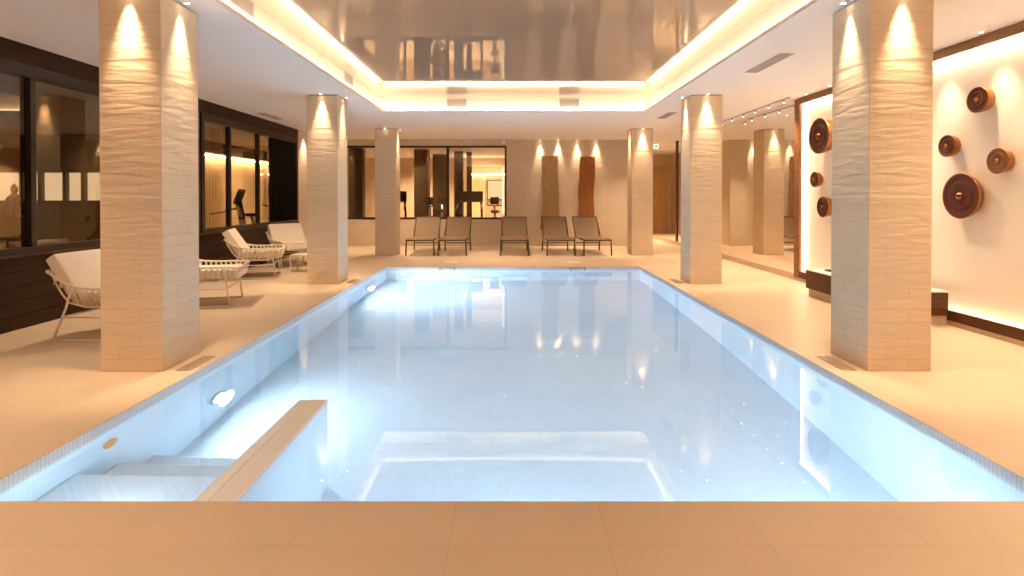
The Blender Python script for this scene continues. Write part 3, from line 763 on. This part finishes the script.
o = thing('light_box', 'glowing yellow panel with dark frame on the gym back wall', 'lit panel', (-.66, 19.93, 1.56))
MB().box(-.28, .28, -.02, 0, -.36, .36, .004).build('frame', M['gympillar'], o); MB().box(-.25, .25, -.025, -.021, -.33, .33).build('light_face', M['panelglow'], o)
for x0, x1, y0, y1, l in ((-2.95, -2.53, 16.4, 16.8, 'square dark pillar in the gym nearest the far window'), (-2.66, -2.2, 18.2, 18.6, 'square dark pillar deeper in the gym'),
                          (-1.82, -1.55, 17.0, 17.3, 'slim dark pillar behind the right half of the far window'), (-1.46, -1.30, 17.3, 17.5, 'slimmest dark pillar beside the short gym curtain'),
                          (-4.75, -4.35, 15.9, 16.2, 'dark pillar at the left end of the far window')):
    o = thing('gym_pillar', l, 'pillar', ((x0 + x1) / 2, (y0 + y1) / 2, 0), 0, 'dark gym pillars')
    hx, hy = (x1 - x0) / 2, (y1 - y0) / 2
    MB().box(-hx, hx, -hy, hy, .0, 2.715, .004).build('shaft', M['gympillar'], o)
tag(MB().box(-.30, -.235, YB + .16, YB + .19, .85, 2.1).build('light_strip', M['ledfaint']), 'bright upright light strip just behind the right edge of the far window', 'strip light')
for x, y, l, wt in ((-3.5, 18.6, 'over the back of the gym, left', 330), (-1.0, 18.4, 'over the back of the gym, right', 330), (-6.3, 10.4, 'behind the side window', 70), (-6.8, 15.5, 'before the long curtain', 150), (-7.5, 6.0, 'behind the long side window', 22)):  # unseen spots added to brighten the gym behind the glass
    spot('gym_fill_spot', (x, y, 2.719), (x, y, 0), wt, math.radians(140), 'small added gym fill spotlight ' + l, 'added gym fill spotlights', blend=1)

def make_treadmill(label):
    o = thing('treadmill', label, 'treadmill', (0, 0, 0), 0, 'gym treadmills')
    b = MB().mat(M['darkgrey']).box(-.38, .38, -.85, .85, .05, .19, .02); b.build('deck', None, o)
    MB().box(-.25, .25, -.8, .62, .191, .197).build('belt', M['black'], o)
    MB().box(-.34, .34, .55, .85, .19, .30, .03).build('motor_cover', M['steel'], o)
    for s in (-1, 1):
        MB().tube([(s * .35, .7, .19), (s * .36, .62, .8), (s * .34, .55, 1.2)], .035).build('upright', M['darkgrey'], o)
        MB().tube([(s * .35, .58, 1.08), (s * .36, .3, 1.0), (s * .36, .05, .95)], .022).build('handrail', M['steel'], o)
        for y in (-.75, .75): MB().box(s * .33 - .03, s * .33 + .03, y - .05, y + .05, 0, .05).build('foot', M['black'], o)
    c = MB().mat(M['darkgrey']).box(-.40, .40, -.04, .05, -.16, .18, .03).build('console', None, o, (0, .56, 1.30), (-.35, 0, 0))
    MB().box(-.24, .24, -.046, -.041, -.08, .14).build('screen', M['black'], c)
    return o
def make_bike(label):
    o = thing('exercise_bike', label, 'exercise bike', (0, 0, 0), 0, 'gym exercise bikes')
    Q = Matrix.Translation((0, .38, .38)) @ Matrix.Rotation(PI / 2, 4, 'Y')
    MB().lathe([(0, -.05), (.24, -.05), (.30, -.03), (.30, .03), (.24, .05), (0, .05)], 32, Q).build('flywheel', M['darkgrey'], o)
    b = MB().mat(M['steel'])
    b.tube([(0, -.45, .07), (0, -.1, .35), (0, .38, .38), (0, .55, .07)], .035); b.tube([(0, -.1, .35), (0, -.25, .85)], .03); b.tube([(0, .3, .4), (0, .35, 1.05)], .03)
    b.build('frame', None, o)
    for y in (-.45, .55): MB().tube([(-.27, y, .04), (.27, y, .04)], .038).build('foot_bar', M['black'], o)
    subsurf(MB().box(-.12, .12, -.40, -.12, .85, .93, .02).build('seat', M['black'], o), 1)
    MB().tube([(-.22, .15, 1.12), (-.2, .35, 1.06), (0, .38, 1.04), (.2, .35, 1.06), (.22, .15, 1.12)], .018).build('handlebar', M['black'], o)
    MB().box(-.13, .13, .36, .42, 1.08, 1.30, .02).build('console', M['darkgrey'], o)
    MB().tube([(-.14, .02, .22), (-.05, .02, .22), (-.05, .1, .38), (.05, .1, .38), (.05, .18, .54), (.14, .18, .54)], .016).build('crank', M['steel'], o)
    return o
tm = make_treadmill('treadmill in the gym behind the left end of the far window'); tm.location = (-3.55, 16.0, 0); tm.rotation_euler = (0, 0, 0.1)
dup(tm, (-1.30, 15.98, 0), 0.0, 'wide treadmill behind the right half of the far window')
dup(tm, (-6.4, 11.6, 0), -1.2, 'treadmill behind the side gym window beyond the armchairs')
bk = make_bike('exercise bike just left of the upright in the far window'); bk.location = (-2.2, 15.5, 0); bk.rotation_euler = (0, 0, 2.9)
dup(bk, (-.52, 15.75, 0), .05, 'exercise bike at the right end of the far window')
dup(bk, (-2.25, 17.35, 0), .1, 'exercise bike deeper in the gym, left of the slim pillars')
dup(bk, (-5.9, 12.9, 0), -.6, 'exercise bike behind the side gym window next to the black curtain')
# carved statue and bench behind the first window
st = thing('carved_statue', 'small carved wooden figure on a stand behind the long side window', 'statue', (-6.3, 6.95, 0))
MB().box(-.12, .12, -.12, .12, 0, 1.05, .01).build('stand', M['gympillar'], st)
b = MB().mat(M['statue']).lathe([(0, 0), (.11, 0), (.12, .03), (.09, .06), (.10, .14), (.085, .22), (.06, .27), (.085, .30), (.09, .36), (.07, .42), (.035, .44), (.05, .47), (.062, .52), (.05, .57), (.03, .60), (.015, .63), (0, .635)], 24)
b.tube([(.08, -.02, .38), (.13, -.05, .30), (.05, -.11, .24)], [.028, .025, .02]); b.tube([(-.08, -.02, .38), (-.13, -.05, .30), (-.05, -.11, .24)], [.028, .025, .02])
f_ = b.build('figure', None, st, (0, 0, 1.051), (0, 0, .8)); f_.scale = (.66, .66, .66)

# ------------------------------------------------------------------ camera and view
cd = bpy.data.cameras.new('camera'); cam = bpy.data.objects.new('camera', cd); COL.objects.link(cam)
cam.location = (0, 0, 1.3); cam.rotation_euler = (PI / 2 - math.radians(.6), 0, 0)
cd.sensor_width = 36; cd.lens = 36 * 550 / 1024
cd.shift_x = -(513 - 512) / 1024; cd.shift_y = -(288 - 202.76) / 1024
cd.clip_start = .05; cd.clip_end = 100
sc.camera = cam
wd = bpy.data.worlds.new('world'); sc.world = wd; wd.use_nodes = True
wd.node_tree.nodes['Background'].inputs[0].default_value = (0.01, 0.008, 0.006, 1)
vs = sc.view_settings
vs.view_transform = 'Standard'; vs.look = 'None'; vs.gamma = 1; vs.use_curve_mapping = False
vs.exposure = 1.35
cy = sc.cycles
cy.max_bounces = 10; cy.diffuse_bounces = 5; cy.glossy_bounces = 6; cy.transmission_bounces = 6; cy.transparent_max_bounces = 12
cy.sample_clamp_indirect = 6; cy.blur_glossy = 0.5
cy.use_denoising = True
